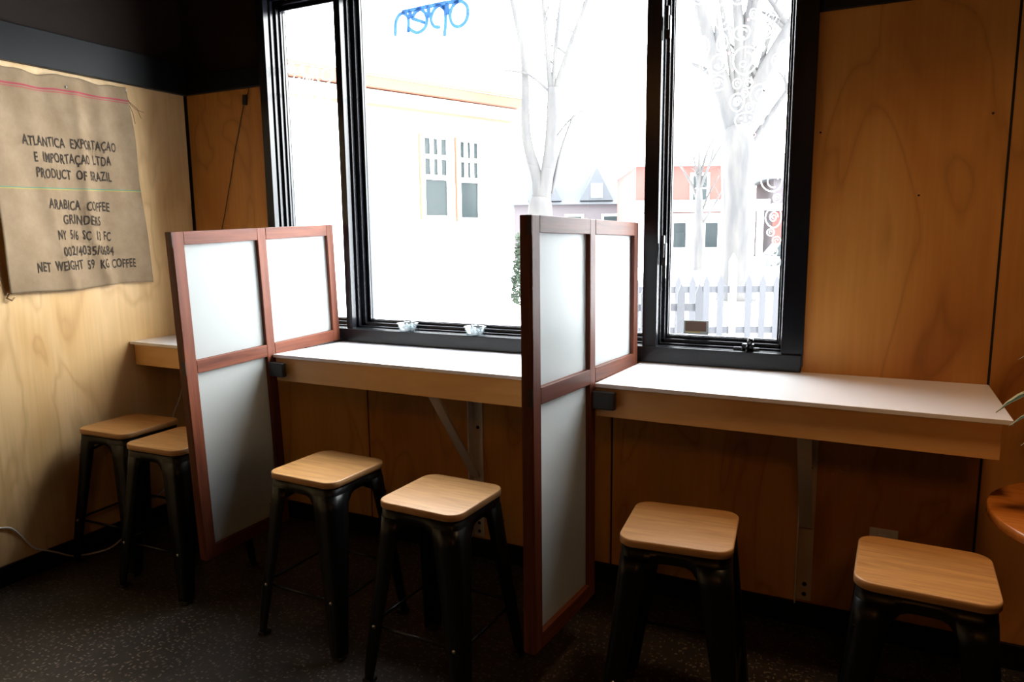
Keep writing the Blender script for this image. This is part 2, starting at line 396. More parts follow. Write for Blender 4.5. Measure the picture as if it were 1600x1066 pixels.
def ring(mb, x, z, rx, rz, w=.0028, y=GY-.0022, a0=0, a1=2*pi, rot=0, n=28):
    pts = []
    for i in range(n+1):
        t = a0+(a1-a0)*i/n; wob = 1+.03*sin(3*t+x*40)
        px, pz = rx*cos(t)*wob, rz*sin(t)*wob
        pts.append((x+px*cos(rot)-pz*sin(rot), z+px*sin(rot)+pz*cos(rot)))
    ribbon(mb, pts, w, y)
def ribbon(mb, pts, w, y, d=.0012):
    L = [];
    for i, p in enumerate(pts):
        a = Vector(pts[max(i-1, 0)]); b = Vector(pts[min(i+1, len(pts)-1)]); t = (b-a)
        t = t.normalized() if t.length > 1e-9 else Vector((1, 0)); nrm = Vector((-t.y, t.x))*w
        p = Vector(p); L.append([mb.bm.verts.new((q.x, yy, q.y)) for q, yy in ((p+nrm, y), (p-nrm, y), (p-nrm, y+d), (p+nrm, y+d))])
    for A, B in zip(L, L[1:]):
        for k in range(4): mb.bm.faces.new((A[k], A[(k+1) % 4], B[(k+1) % 4], B[k]))
    mb.bm.faces.new(L[0][::-1]); mb.bm.faces.new(L[-1])
D3 = [(2.622, 2.272, 0.025, 0.031), (2.657, 2.239, 0.009, 0.013), (2.617, 2.212, 0.021, 0.022), (2.672, 2.171, 0.031, 0.043), (2.685, 2.1, 0.016, 0.017), (2.749, 2.181, 0.019, 0.032), (2.738, 2.108, 0.029, 0.033), (2.734, 2.039, 0.035, 0.028), (2.75, 2.272, 0.028, 0.047), (2.819, 2.208, 0.029, 0.025), (2.835, 2.11, 0.044, 0.049), (2.808, 2.03, 0.015, 0.018), (2.849, 2.028, 0.014, 0.018), (2.837, 1.993, 0.012, 0.015), (2.856, 1.942, 0.014, 0.016), (2.81, 1.963, 0.026, 0.032), (2.843, 1.896, 0.039, 0.028), (2.896, 1.89, 0.011, 0.013), (2.903, 2.204, 0.026, 0.027), (2.888, 2.15, 0.013, 0.015), (2.948, 2.098, 0.02, 0.025), (2.89, 1.986, 0.034, 0.034), (2.914, 2.009, 0.013, 0.019), (2.857, 2.27, 0.012, 0.017), (2.914, 1.925, 0.012, 0.015), (2.917, 2.249, 0.021, 0.02), (2.61, 2.325, 0.013, 0.022), (2.966, 2.145, 0.013, 0.019), (2.95, 1.81, 0.033, 0.056), (2.945, 1.674, 0.037, 0.041), (2.966, 1.608, 0.014, 0.014), (2.956, 1.538, 0.028, 0.037), (2.948, 1.483, 0.013, 0.013), (2.97, 1.452, 0.014, 0.015), (2.964, 1.411, 0.012, 0.012), (2.966, 1.37, 0.022, 0.025),
      (2.66, 2.36, .03, .03), (2.72, 2.39, .04, .045), (2.80, 2.35, .03, .04), (2.87, 2.38, .035, .03), (2.94, 2.35, .03, .035), (2.64, 2.44, .03, .03), (2.77, 2.46, .04, .03), (2.90, 2.46, .04, .04)]
D1 = [(0.663, 2.309, 0.023, 0.023), (0.732, 2.303, 0.015, 0.011), (0.719, 2.26, 0.04, 0.025), (0.799, 2.285, 0.017, 0.015), (0.784, 2.251, 0.018, 0.015), (0.872, 2.263, 0.049, 0.048), (0.659, 2.187, 0.021, 0.013), (0.72, 2.172, 0.021, 0.013), (0.769, 2.162, 0.02, 0.013), (0.832, 2.147, 0.02, 0.013), (0.887, 2.139, 0.02, 0.013)]
def doodles(D, parent, name='painted_doodles'):
    mb = MB(); rnd = random.Random(3)
    for i, (x, z, rx, rz) in enumerate(D):
        w = .0016 + .018*min(rx, rz)
        ring(mb, x, z, rx, rz, w)
        k = (i*7) % 4
        if min(rx, rz) > .018:
            if k == 0:      # face: two dots, nose, smile
                for sx in (-.42, .42): ring(mb, x+sx*rx, z+.3*rz, .08*rx, .08*rx, .0016)
                ribbon(mb, [(x-.02*rx, z+.3*rz), (x-.08*rx, z-.05*rz), (x+.12*rx, z-.05*rz)], .0016, GY-.0022)
                ring(mb, x, z-.15*rz, .42*rx, .38*rz, .0022, a0=pi*1.1, a1=pi*1.9, n=10)
            elif k == 1:    # swirl
                ribbon(mb, [(x+rx*.6*(1-t/22)*cos(t*.6), z+rz*.6*(1-t/22)*sin(t*.6)) for t in range(20)], .0020, GY-.0022)
            elif k == 2:    # looped arc
                ring(mb, x, z, .55*rx, .6*rz, .0024, a0=-pi*.55, a1=pi*.45, n=14)
                ring(mb, x-.2*rx, z-.25*rz, .25*rx, .2*rz, .0018, n=12)
            else:
                ring(mb, x+.1*rx, z-.1*rz, .5*rx, .55*rz, .0022, a0=.3, a1=5.2, n=16)
        else:
            ring(mb, x, z, rx*.4, rz*.4, .0014, a0=0, a1=4.5, n=10)
    return mb.build(name, M['white_paint_marks'], parent, weld=False)
doodles(D3, win3); doodles(D1, win1)
mb = MB(); ring(mb, 1.098+.03, 2.126, .008, .006, .0014); ring(mb, 1.20, 2.10, .012, .007, .0014); mb.build('painted_doodles', M['white_paint_marks'], win2, weld=False)
mb = MB(); ring(mb, 2.87, 1.841, .010, .010, .0014)
for x, z in ((2.862, 2.165), (2.79, 2.08), (2.885, 1.915), (2.775, 2.14), (2.84, 2.25)): ribbon(mb, [(x-.004, z), (x+.004, z+.002)], .004, GY-.0022)
mb.build('pink_painted_dots', M['pink_marks'], win3, weld=False)
# operator crank, sash locks, sticker on window 3
cr = MB().box(2.842, 2.935, -.012, .006, 1.045, 1.057).box(2.872, 2.915, -.012, .012, 1.045, 1.070).build('window_crank', M['frame'], win3, bevel=.003, weld=False)
MB().tube([(2.893, -.012, 1.064), (2.893, -.020, 1.058), (2.890, -.024, 1.040)], .005, 8).tube([(2.896, -.006, 1.064), (2.902, -.012, 1.078), (2.906, -.016, 1.094)], .011, 10, rs=[.008, .011, .009]).build('crank_handle', M['frame'], cr, weld=False)
for z in (1.36, 2.20):
    MB().box(2.556, 2.574, .0, .02, z, z+.085).box(2.560, 2.570, -.012, .004, z+.03, z+.115).box(2.566, 2.576, -.004, .006, z-.05, z+.0).build('sash_lock', M['frame'], win3, bevel=.002, weld=False)
st = MB().box(2.634, 2.732, GY-.002, GY-.0005, 1.085, 1.140).build('sticker', M['paper'], win3)
MB().box(2.640, 2.722, GY-.003, GY-.002, 1.097, 1.136).build('sticker_print', M['sticker'], st)
MB().box(2.644, 2.70, GY-.003, GY-.002, 1.092, 1.096).build('sticker_stripe', M['sticker_y'], st)

# "open" sign hung in the middle window, reads from the street
ys = .050
def smooth(pts, n=6):
    P = [Vector(p) for p in pts]; out = []
    for i in range(len(P)-1):
        a, b, c, d = P[max(i-1, 0)], P[i], P[i+1], P[min(i+2, len(P)-1)]
        for k in range(n):
            t = k/n; out.append(.5*((2*b)+(c-a)*t+(2*a-5*b+4*c-d)*t*t+(3*b-a-3*c+d)*t**3))
    return out+[P[-1]]
sign = empty('open_sign', (1.50, ys, 2.33), label='blue script sign reading open backwards, hung in the middle window pane', cat='sign')
LET = dict(
 letter_o=[[(1.687, 2.419), (1.681, 2.4), (1.669, 2.385), (1.653, 2.376), (1.636, 2.374), (1.619, 2.38), (1.607, 2.393), (1.6, 2.411), (1.599, 2.431), (1.606, 2.45), (1.618, 2.465), (1.634, 2.474), (1.651, 2.475), (1.667, 2.469), (1.68, 2.456), (1.687, 2.439), (1.687, 2.419)]],
 letter_p=[[(1.568, 2.468), (1.575, 2.444), (1.576, 2.402), (1.568, 2.343)], [(1.572, 2.452), (1.547, 2.473), (1.519, 2.46), (1.502, 2.428), (1.508, 2.401), (1.524, 2.387), (1.546, 2.384)]],
 letter_e=[[(1.404, 2.438), (1.472, 2.411)], [(1.405, 2.441), (1.422, 2.462), (1.449, 2.47), (1.471, 2.452), (1.48, 2.428), (1.477, 2.406), (1.462, 2.385), (1.431, 2.375), (1.406, 2.384), (1.385, 2.399)]],
 letter_n=[[(1.381, 2.382), (1.384, 2.427), (1.378, 2.451), (1.358, 2.466), (1.334, 2.461), (1.316, 2.433), (1.31, 2.377)]],
 top_bar=[[(1.355, 2.472), (1.466, 2.476), (1.558, 2.479), (1.645, 2.478)], [(1.49, 2.43), (1.49, 2.475)], [(1.393, 2.44), (1.394, 2.47)], [(1.588, 2.43), (1.585, 2.475)]])
for nm, strokes in LET.items():
    mb = MB()
    for s in strokes: mb.tube([(v.x-1.50, 0, v.y-2.33) for v in smooth(s, 5)], .0080 if nm != 'top_bar' else .0095, 8)
    mb.build(nm, M['blue_sign'], sign, weld=False)
for x in (-.03, .10): MB().tube([(x, 0, .149), (x, .004, .29)], .0008, 5).build('hanging_wire', M['cord_white'], sign)

# ------------------------------------------------------------------ dividers
def divider(loc, yaw, sag, lean, label, Lu, hu, Ll=.4545):
    root = bpy.data.objects.new('counter_divider', None); COL.objects.link(root); root.empty_display_size = .1
    R = Matrix.Rotation(yaw, 4, 'Z') @ Matrix.Rotation(lean, 4, 'Y') @ Matrix.Rotation(sag, 4, 'X')
    root.matrix_world = Matrix.Translation(loc) @ R
    tag(root, label, 'divider', 'wood framed privacy dividers on the counter')
    t, ht, w = .040, 1.326, .050
    P = lambda nm, y0, y1, z0, z1, m, x0=-t, x1=0, par=root, bev=.0025: MB().box(x0, x1, y0, y1, -z1, -z0).build(nm, M[m], par, bevel=bev)
    e = .0006
    fp = P('front_post', 0, w, 0, ht, 'mahogany')
    for z0, z1 in ((0, .056), (hu-.056, hu)): P('tenon_end', -.0008, .004, z0+.001, z1, 'endgrain', -t*.46, -.0006, fp, 0)
    P('mid_post', Ll-.045, Ll, e, ht-e, 'mahogany', -t+e, -e)
    P('rear_post', Lu-.042, Lu, 0, hu, 'mahogany')
    for nm, z0, z1, y1 in (('top_rail', 0, .050, Lu-.042), ('mid_rail', hu-.052, hu, Lu-.042), ('bottom_rail', ht-.052, ht, Ll-.045)):
        if nm == 'bottom_rail': P(nm, w, y1, z0, z1, 'mahogany_h')
        else:
            MB().box(-t, 0, w, Ll-.045, -z1, -z0).box(-t, 0, Ll, y1, -z1, -z0).build(nm, M['mahogany_h'], root, bevel=.002, weld=False)
    for y0, y1, z0, z1 in ((w, Ll-.045, .050, hu-.052), (Ll, Lu-.042, .050, hu-.052), (w, Ll-.045, hu, ht-.052)):
        P('frosted_panel', y0, y1, z0, z1, 'frost', -t*.5-.003, -t*.5+.003, bev=0)
    # black blocks that hold it to the apron, pads below the mid rail
    for x0, x1 in ((0.0005, .082), (-t-.082, -t-.0005)):
        bo = .022 if sag > 0 else .010
        P('mounting_block', Ll-.024-bo, Ll-bo, hu+.024, hu+.086, 'clip', x0, x1, bev=.004)
    if sag > 0: P('pad', Lu-.20, Lu-.04, hu, hu+.011, 'clip', -t+.002, -.002, bev=.001)
    return root
D1v = divider((.940, -.908, 1.5055), -.0676, .0400, .0086, 'red wood divider with frosted panels at the corner end of the counter', .848, .552, .4445)
D2v = divider((2.4226, -.9168, 1.5395), -.0659, -.0170, -.0122, 'red wood divider with frosted panels beside the right-hand window', .868, .5563)

# ------------------------------------------------------------------ counter: three lengths with the dividers slotted between
ZCt = .977
def yf(x): return -.442 - .073*x/3.655
def edge(root, side, Ll, hu, y):
    """x of a divider's face where it passes the counter, at depth y"""
    lx = -.040-.002 if side < 0 else .002
    p, q = root.matrix_world @ Vector((lx, Ll-.02, -hu)), root.matrix_world @ Vector((lx, .86, -hu))
    p2 = root.matrix_world @ Vector((lx, Ll-.02, -hu-.12))
    x = p.x+(q.x-p.x)*(y-p.y)/(q.y-p.y)
    return x + (min(0, p2.x-p.x) if side < 0 else max(0, p2.x-p.x))
def counter(ends, label, right_open=False):
    """ends: (x front-left, x back-left, x front-right, x back-right)"""
    fl, bl, fr, brr = ends
    r = empty('window_counter', (fl, 0, 0), label=label, cat='counter', group='white-topped counter lengths under the window')
    def slab(pts, z0, z1, nm, m, bev):
        b = MB(); b.hexa([(x-fl, y, z0) for x, y in pts], [(x-fl, y, z1) for x, y in pts]); return b.build(nm, M[m], r, bevel=bev)
    slab([(bl, -.002), (fl, yf(fl)), (fr, yf(fr)), (brr, -.002)], ZCt-.014, ZCt, 'counter_top', 'laminate', .0015)
    o_, t_, zb = .016, .018, ZCt-.014-.104
    fa = fr-.022 if right_open else fr
    fl2 = fl+.012 if fl < .1 else fl
    slab([(fl2, yf(fl)+o_), (fa, yf(fr)+o_), (fa, yf(fr)+o_+t_), (fl2, yf(fl)+o_+t_)], zb, ZCt-.0142, 'front_apron', 'birch', .001)
    if right_open: slab([(fa-.018, yf(fr)+o_+t_), (fa, yf(fr)+o_+t_), (fa, -.002), (fa-.018, -.002)], zb, ZCt-.0142, 'end_apron', 'birch', .001)
    return r
E = lambda root, side, Ll, hu: (edge(root, side, Ll, hu, -.46), edge(root, side, Ll, hu, -.0))
a0, a1 = E(D1v, -1, .4445, .552); b0, b1 = E(D1v, 1, .4445, .552); c0, c1 = E(D2v, -1, .4545, .5563); d0, d1 = E(D2v, 1, .4545, .5563)
counter((.002, .002, a0, a1), 'short white-topped counter length in the corner, left of both dividers')
counter((b0, b1, c0, c1), 'white-topped counter length in the middle, between the two red dividers')
counter((d0, d1, 3.655, 3.661), 'white-topped counter length at the right, ending free near the plant', True)
def bracket(x, label, w=.056):
    r = empty('counter_bracket', (x, 0, 0), label=label, cat='bracket', group='support brackets under the counter')
    zt = ZCt-.0142
    MB().box(-w/2, w/2, -.006, -.001, .10, zt).box(-w/2, -w/2+.005, -.045, -.006, .10, zt).build('wall_leg', M['bracket'], r, weld=False)
    MB().box(-w/2, w/2, -.40, -.006, zt-.006, zt).build('top_arm', M['bracket'], r)
    a, c = Vector((0, -.40, .88)), Vector((0, -.03, .40))
    d = (c-a).normalized(); n = Vector((0, d.z, -d.y)); hw = .022
    f = MB()
    f.hexa([a-n*.004+Vector((-hw, 0, 0)), a-n*.004+Vector((hw, 0, 0)), a+n*.004+Vector((hw, 0, 0)), a+n*.004+Vector((-hw, 0, 0))],
           [c-n*.004+Vector((-hw, 0, 0)), c-n*.004+Vector((hw, 0, 0)), c+n*.004+Vector((hw, 0, 0)), c+n*.004+Vector((-hw, 0, 0))])
    f.build('diagonal_strut', M['bracket'], r)
    for z in (.125, .165, .62):
        MB().lathe([(.008, 0), (.008, .003), (.004, .006), (0, .006)], 10).build('bolt', M['black_gap'], r).matrix_local = Matrix.Translation((.004, -.006, z)) @ Matrix.Rotation(pi/2, 4, 'X')
    return r
bracket(3.128, 'grey steel wall bracket under the right stretch of counter')
bracket(1.728, 'grey steel wall bracket with diagonal strut under the middle stretch of counter')

# ------------------------------------------------------------------ stools
def make_stool():
    root = empty('counter_stool')
    H, a, th = .632, .3155, .024
    # seat: rounded square slab
    def rr(h, r, z, n=7):
        out = []
        for cx, cy, a0 in ((h-r, h-r, 0), (-h+r, h-r, pi/2), (-h+r, -h+r, pi), (h-r, -h+r, 1.5*pi)):
            for k in range(n+1):
                t = a0+pi/2*k/n; out.append((cx+r*cos(t), cy+r*sin(t), z))
        return out
    h, r = a/2, .048
    sb = MB(); rings = []
    for ins, z in ((.003, H-th), (0, H-th+.003), (0, H-.004), (.0012, H-.0012), (.004, H)):
        rings.append([sb.bm.verts.new(p) for p in rr(h-ins, r-ins*.5, z)])
    n = len(rings[0])
    for A, B in zip(rings, rings[1:]):
        for k in range(n): f = sb.bm.faces.new((A[k], A[(k+1) % n], B[(k+1) % n], B[k])); f.material_index = 1; f.smooth = True
    sb.bm.faces.new(rings[-1]); sb.bm.faces.new(rings[0][::-1])
    sb.build('seat', [M['seat'], M['seat_edge']], root)
    zt = H-th; top = .150; bot = .203
    s_at = lambda z: bot + (top-bot)*(z/zt)
    # skirt: rounded band with arched lower edge
    sk = MB(); nS = 12; rc = .035
    def ringpts(z, s):
        return rr(s, rc, z, 5)
    path = rr(top, rc, zt, 5); m = len(path); lower = []
    for (x, y, z) in path:
        e = min(abs(x), abs(y))/top
        lower.append(.040+.040*min(1, e/.62)**3)
    # subdivide straight sides so the arch reads
    P2, L2 = [], []
    for i in range(m):
        x, y, z = path[i]; x2, y2, _ = path[(i+1) % m]; d = math.hypot(x2-x, y2-y); k = 14 if d > .05 else 1
        for j in range(k):
            px, py = x+(x2-x)*j/k, y+(y2-y)*j/k; e = min(abs(px), abs(py))/top
            P2.append((px, py)); L2.append(.036+.034*min(1, e/.44)**5)
    m = len(P2)
    A = [sk.bm.verts.new((x, y, zt-.0005)) for x, y in P2]
    B = [sk.bm.verts.new((x*s_at(zt-l)/top, y*s_at(zt-l)/top, zt-l)) for (x, y), l in zip(P2, L2)]
    for k in range(m): f = sk.bm.faces.new((A[k], A[(k+1) % m], B[(k+1) % m], B[k])); f.smooth = True
    sk.bm.faces.new(A)
    o = sk.build('seat_frame', M['steel'], root); md = o.modifiers.new('thickness', 'SOLIDIFY'); md.thickness = .003; md.offset = -1
    for sx in (-1, 1):
        for sy in (-1, 1):
            lb = MB(); rows = []
            zs = [.012, .03, .06, .10, .16, .22, .28, .34, .40, .46, .52, zt-.030]
            for z in zs:
                s = s_at(z)+.0005; hgt = z/zt; w = .042+.050*hgt; rad = .014+.022*hgt
                emb = .0035*max(0, min(1, (z-.03)/.04))*max(0, min(1, (.30-z)/.06))
                pr = [(s-w, s), (s-w*.55, s), (s-rad, s)]
                for k in range(1, 6): t = pi/2*(1-k/6); pr.append((s-rad+(rad+emb)*cos(t), s-rad+(rad+emb)*sin(t)))
                pr += [(s, s-rad), (s, s-w*.55), (s, s-w)]
                rows.append([lb.bm.verts.new((sx*x, sy*y, z)) for x, y in pr])
            for A, B in zip(rows, rows[1:]):
                for k in range(len(A)-1): f = lb.bm.faces.new((A[k], A[k+1], B[k+1], B[k])); f.smooth = True
            leg = lb.build('leg', M['steel'], root); md = leg.modifiers.new('thickness', 'SOLIDIFY'); md.thickness = .003; md.offset = -1 if sx*sy > 0 else -1
            fb = MB(); s = s_at(.006)
            fb.box(min(sx*(s-.036), sx*(s+.001)), max(sx*(s-.036), sx*(s+.001)), min(sy*(s-.036), sy*(s+.001)), max(sy*(s-.036), sy*(s+.001)), 0, .016)
            fb.build('rubber_foot', M['rubber'], leg, bevel=.004)
    zr = .205; s = s_at(zr)-.010
    for (p, q) in (((-s, -s), (s, -s)), ((s, -s), (s, s)), ((s, s), (-s, s)), ((-s, s), (-s, -s))):
        MB().tube([(p[0], p[1], zr), (q[0], q[1], zr)], .0055, 8).build('foot_rail', M['steel'], root)
    for sx, sy in ((1, 1), (1, -1)):
        b0 = s_at(.52)-.008
        MB().tube([(-sx*b0, -sy*b0, .505), (-sx*b0*.5, -sy*b0*.5, .552), (0, 0, .562 + (.006 if sy > 0 else -.006)), (sx*b0*.5, sy*b0*.5, .552), (sx*b0, sy*b0, .505)], .006, 8).build('cross_brace', M['steel'], root)
    so = s_at(zr)
    for sx, sy in ((-1, -1), (1, -1), (1, 1), (-1, 1)):
        MB().lathe([(.0065, 0), (.0065, .002), (.004, .005), (0, .006)], 10).build('bolt', M['bolt'], root).matrix_local = \
            Matrix.Translation((sx*(so-.028), sy*(so+.0005), zr)) @ Matrix.Rotation(pi/2 if sy < 0 else -pi/2, 4, 'X')
    return root
STOOLS = [(.233, -.644, 3.1, 'wood-topped black metal stool closest to the corner wall'),
          (.660, -.720, 2.0, 'wood-topped black metal stool partly hidden behind the corner-side red divider'),
          (1.500, -.753, -2.0, 'wood-topped black metal stool just right of the corner-side red divider'),
          (2.045, -.824, -2.4, 'wood-topped black metal stool just left of the red divider by the right-hand window'),
          (2.827, -.755, 5.2, 'wood-topped black metal stool just right of the red divider by the right-hand window'),
          (3.453, -.767, -2.1, 'wood-topped black metal stool at the far right, in front of the wall outlet')]
proto = make_stool()
for i, (x, y, r, lab) in enumerate(STOOLS):
    o = proto if i == 0 else copy_tree(proto)
    o.location = (x, y, 0); o.rotation_euler = (0, 0, radians(r))
    tag(o, lab, 'stool', 'stools along the window counter')

# ------------------------------------------------------------------ burlap sack on the left wall
sack = empty('burlap_sack', (.0, -.63, 1.25), label='brown burlap coffee sack with black stencilled words, pinned flat on the left wall', cat='sack')
TL, TR, BL, BR = (-1.010, 2.195), (-.352, 2.203), (-.985, 1.250), (-.297, 1.268)
def sx_(y, z):
    """stand-off of the cloth from the wall"""
    v = (z-1.25)/.95
    crease = -.66+.14*(1-v) - .03*sin(v*5)
    d = .022 + .006*sin(y*9+z*3) + .004*sin(z*14+y*6) + .015*math.exp(-((y-crease)/.03)**2) - .009*math.exp(-((y-crease-.06)/.035)**2)
    d += .010*math.exp(-((y+.90-.20*(1-v))/.025)**2)*max(0, 1-v*1.4) + .004*sin(y*38+z*7)*(.3+.7*v)
    return max(.004, d*(.75+.25*min(1, (1-v)*4)))
def sack_pt(u, v):
    y = (TL[0]*(1-u)+TR[0]*u)*v + (BL[0]*(1-u)+BR[0]*u)*(1-v)
    z = (TL[1]*(1-u)+TR[1]*u)*v + (BL[1]*(1-u)+BR[1]*u)*(1-v)
    if v > .9: z += (.006*sin(u*14)+.004*sin(u*31))*(v-.9)/.1
    if v < .1: z += .005*sin(u*9+1)*(.1-v)/.1
    y += .004*sin(v*11)*(u if u > .9 else 0) - .003*sin(v*13)*(1 if u < .03 else 0)
    return y, z
mb = MB(); nu, nv = 70, 96; uvl = mb.bm.loops.layers.uv.new('UVMap')
vs = [[None]*(nv+1) for _ in range(nu+1)]
for i in range(nu+1):
    for j in range(nv+1):
        y, z = sack_pt(i/nu, j/nv); vs[i][j] = mb.bm.verts.new((sx_(y, z), y+.63, z-1.25))
for i in range(nu):
    for j in range(nv):
        f = mb.bm.faces.new((vs[i][j], vs[i+1][j], vs[i+1][j+1], vs[i][j+1])); f.smooth = True
        for l, (a, c) in zip(f.loops, ((i, j), (i+1, j), (i+1, j+1), (i, j+1))): l[uvl].uv = (a/nu, c/nv)
cloth = mb.build('cloth', M['sack'], sack); md = cloth.modifiers.new('thickness', 'SOLIDIFY'); md.thickness = .0025
md.offset = -1 if sum(p.normal.x for p in cloth.data.polygons) > 0 else 1
TEXT = [('ATLANTICA EXPORTAÇAO', -.867, -.444, 1.912), ('E IMPORTAÇAO LTDA', -.826, -.475, 1.845), ('PRODUCT OF BRAZIL', -.823, -.481, 1.775),
        ('ARABICA COFFEE', -.782, -.501, 1.638), ('GRINDERS', -.721, -.546, 1.571), ('NY 5/6 SC 13 FC', -.755, -.500, 1.500),
        ('002/4035/0684', -.740, -.489, 1.428), ('NET WEIGHT 59 KG COFFEE', -.866, -.388, 1.364)]
def text_mesh(body):
    cu = bpy.data.curves.new('t', 'FONT'); cu.body = body; cu.size = 1; cu.resolution_u = 3; cu.offset = .022; cu.space_character = 1.1
    ob = bpy.data.objects.new('t', cu); COL.objects.link(ob)
    dg = bpy.context.evaluated_depsgraph_get(); me = bpy.data.meshes.new_from_object(ob.evaluated_get(dg))
    bpy.data.objects.remove(ob); return me
LH = .043
for body, y0, y1, zc in TEXT:
    # letter by letter, stencilled a little unevenly
    me = text_mesh(body.replace(' ', '  '))
    tb_ = bmesh.new(); tb_.from_mesh(me); bmesh.ops.remove_doubles(tb_, verts=tb_.verts, dist=1e-5)
    for _ in range(3):
        bmesh.ops.triangulate(tb_, faces=tb_.faces)
        bmesh.ops.subdivide_edges(tb_, edges=[e for e in tb_.edges if e.calc_length() > .16], cuts=1)
    bmesh.ops.triangulate(tb_, faces=tb_.faces); tb_.to_mesh(me); tb_.free()
    xs = [v.co.x for v in me.vertices]; xa_, xb_ = min(xs), max(xs)
    hs = [v.co.y for v in me.vertices]; cap = .73
    co = []
    for v in me.vertices:
        t = (v.co.x-xa_)/(xb_-xa_); y = y0+(y1-y0)*t
        z = zc-LH/2+v.co.y/cap*LH + .0025*sin(t*len(body)*2.1+zc*50) + .004*sin(t*3+zc*9)
        co.append((sx_(y, z)+.0016, y+.63, z-1.25))
    # one mesh per word
    polys = sorted(me.polygons, key=lambda p: min(me.vertices[i].co.x for i in p.vertices)); words = []; far = -9
    for p in polys:
        lo = min(me.vertices[i].co.x for i in p.vertices); hi = max(me.vertices[i].co.x for i in p.vertices)
        if lo > far+.30: words.append([])
        words[-1].append(p); far = max(far, hi)
    for w in words:
        mb = MB(); vm = {}
        for p in w:
            for i in p.vertices:
                if i not in vm: vm[i] = mb.bm.verts.new(co[i])
            try: mb.bm.faces.new([vm[i] for i in p.vertices])
            except ValueError: pass
        mb.build('stencilled_word', M['ink'], sack, weld=False)
    bpy.data.meshes.remove(me)
M['thread'] = flat('loose_jute_thread', (.22, .13, .06), .9)
for pts in ([(-.352, 2.17), (-.335, 2.13), (-.31, 2.11), (-.27, 2.10)], [(-.345, 2.14), (-.325, 2.09), (-.32, 2.04)], [(-.35, 2.15), (-.30, 2.115), (-.285, 2.07)]):
    MB().tube([(.008+.004*i, y+.63, z-1.25) for i, (y, z) in enumerate(pts)], .0014, 5).build('frayed_thread', M['thread'], sack)
MB().tube([(.012, -.985+.63, .004), (.012, -.995+.63, -.012), (.02, -.98+.63, -.022), (.012, -.965+.63, -.012)], .004, 6).build('knotted_corner', M['thread'], sack)
for y, z in ((-.66, 2.155), (-.36, 2.19)):
    MB().lathe([(.005, 0), (.005, .002), (0, .004)], 10).build('pin', M['bolt'], sack).matrix_local = Matrix.Translation((sx_(y, z)+.001, y+.63, z-1.25)) @ Matrix.Rotation(pi/2, 4, 'Y')

# ------------------------------------------------------------------ cords, outlet, cups
pc = empty('hanging_power_cord', (.47, 0, 2.25), label='thin black cord with an inline switch hanging on the ply left of the window', cat='cord')
pp = [(.505, -.006, 2.235), (.47, -.008, 2.235), (.455, -.006, 2.20), (.434, -.008, 2.17), (.407, -.006, 2.11), (.375, -.005, 2.02), (.335, -.006, 1.91), (.305, -.005, 1.815), (.275, -.006, 1.72), (.235, -.005, 1.60), (.208, -.005, 1.522), (.19, -.006, 1.40), (.185, -.006, 1.2), (.18, -.008, ZCt+.003)]
MB().tube([(v[0]-.47, v[1], v[2]-2.25) for v in smooth(pp, 4)], .0022, 6).build('cable', M['cord_black'], pc)
MB().box(-.012, .012, -.018, -.001, -.025, .025).build('inline_switch', M['cord_black'], pc, bevel=.004).matrix_local = Matrix.Translation((-.037, 0, -.085)) @ Matrix.Rotation(.12, 4, 'Y')
wc = [(.006, -1.22, .33), (.006, -1.17, .285), (.006, -1.125, .262), (.007, -1.08, .245), (.006, -1.04, .19), (.010, -1.0, .125), (.020, -.96, .098), (.021, -.90, .06), (.021, -.85, .025), (.021, -.80, .006), (.06, -.745, .006), (.07, -.68, .006), (.035, -.58, .02), (.030, -.545, .05), (.011, -.50, .11), (.008, -.44, .13), (.008, -.36, .15), (.008, -.28, .22), (.008, -.25, .38), (.006, -.235, .535), (.006, -.18, .64), (.006, -.13, .76), (.006, -.11, .855)]
tag(MB().tube(smooth(wc, 4), .0042, 7).build('extension_cord', M['cord_white']), 'white power cord trailing along the left wall and floor behind the corner stool', 'cord')
ol = empty('wall_outlet', (3.385, 0, .366), label='pale grey wall outlet plate on the ply behind the far-right stool', cat='outlet')
MB().box(-.046, .046, -.007, -.0005, -.062, .062).build('cover_plate', M['outlet'], ol, bevel=.003)
for z in (-.028, .028): MB().box(-.017, .017, -.009, -.006, z-.014, z+.014).build('socket', M['outlet'], ol, bevel=.004)

def cup(x, y, label):
    r = empty('plastic_cup', (x, y, SILLZ), label=label, cat='cup', group='clear cups on the window sill')
    MB().lathe([(0, .0008), (.036, .0008), (.0385, .006), (.046, .032), (.051, .036), (.051, .038), (.044, .034), (.036, .005), (0, .003)], 24).build('bowl', M['cup'], r)
    mb = MB(); rr_ = random.Random(int(x*100))
    for _ in range(16):
        a = rr_.random()*6.28; q = .022*rr_.random()**.5; z = .010+.018*rr_.random()
        mb.lathe([(0, -.009), (.007, -.006), (.0095, 0), (.007, .006), (0, .009)], 8, (q*cos(a), q*sin(a), z))
    mb.lathe([(0, -.006), (.006, 0), (0, .006)], 8, (-.012, -.01, .044)).lathe([(0, -.006), (.006, 0), (0, .006)], 8, (.018, .0, .043))
    mb.build('contents', M['pebble'], r, weld=False); 
    r.children[-1]['kind'] = 'stuff'
    return r
M['pebble'] = flat('pale_crumbs', (.20, .22, .23), .6)
cup(1.362, .0, 'small clear cup on the window sill, the one nearer the corner-side divider')
cup(1.722, .0, 'small clear cup on the window sill, the one nearer the right-hand divider')

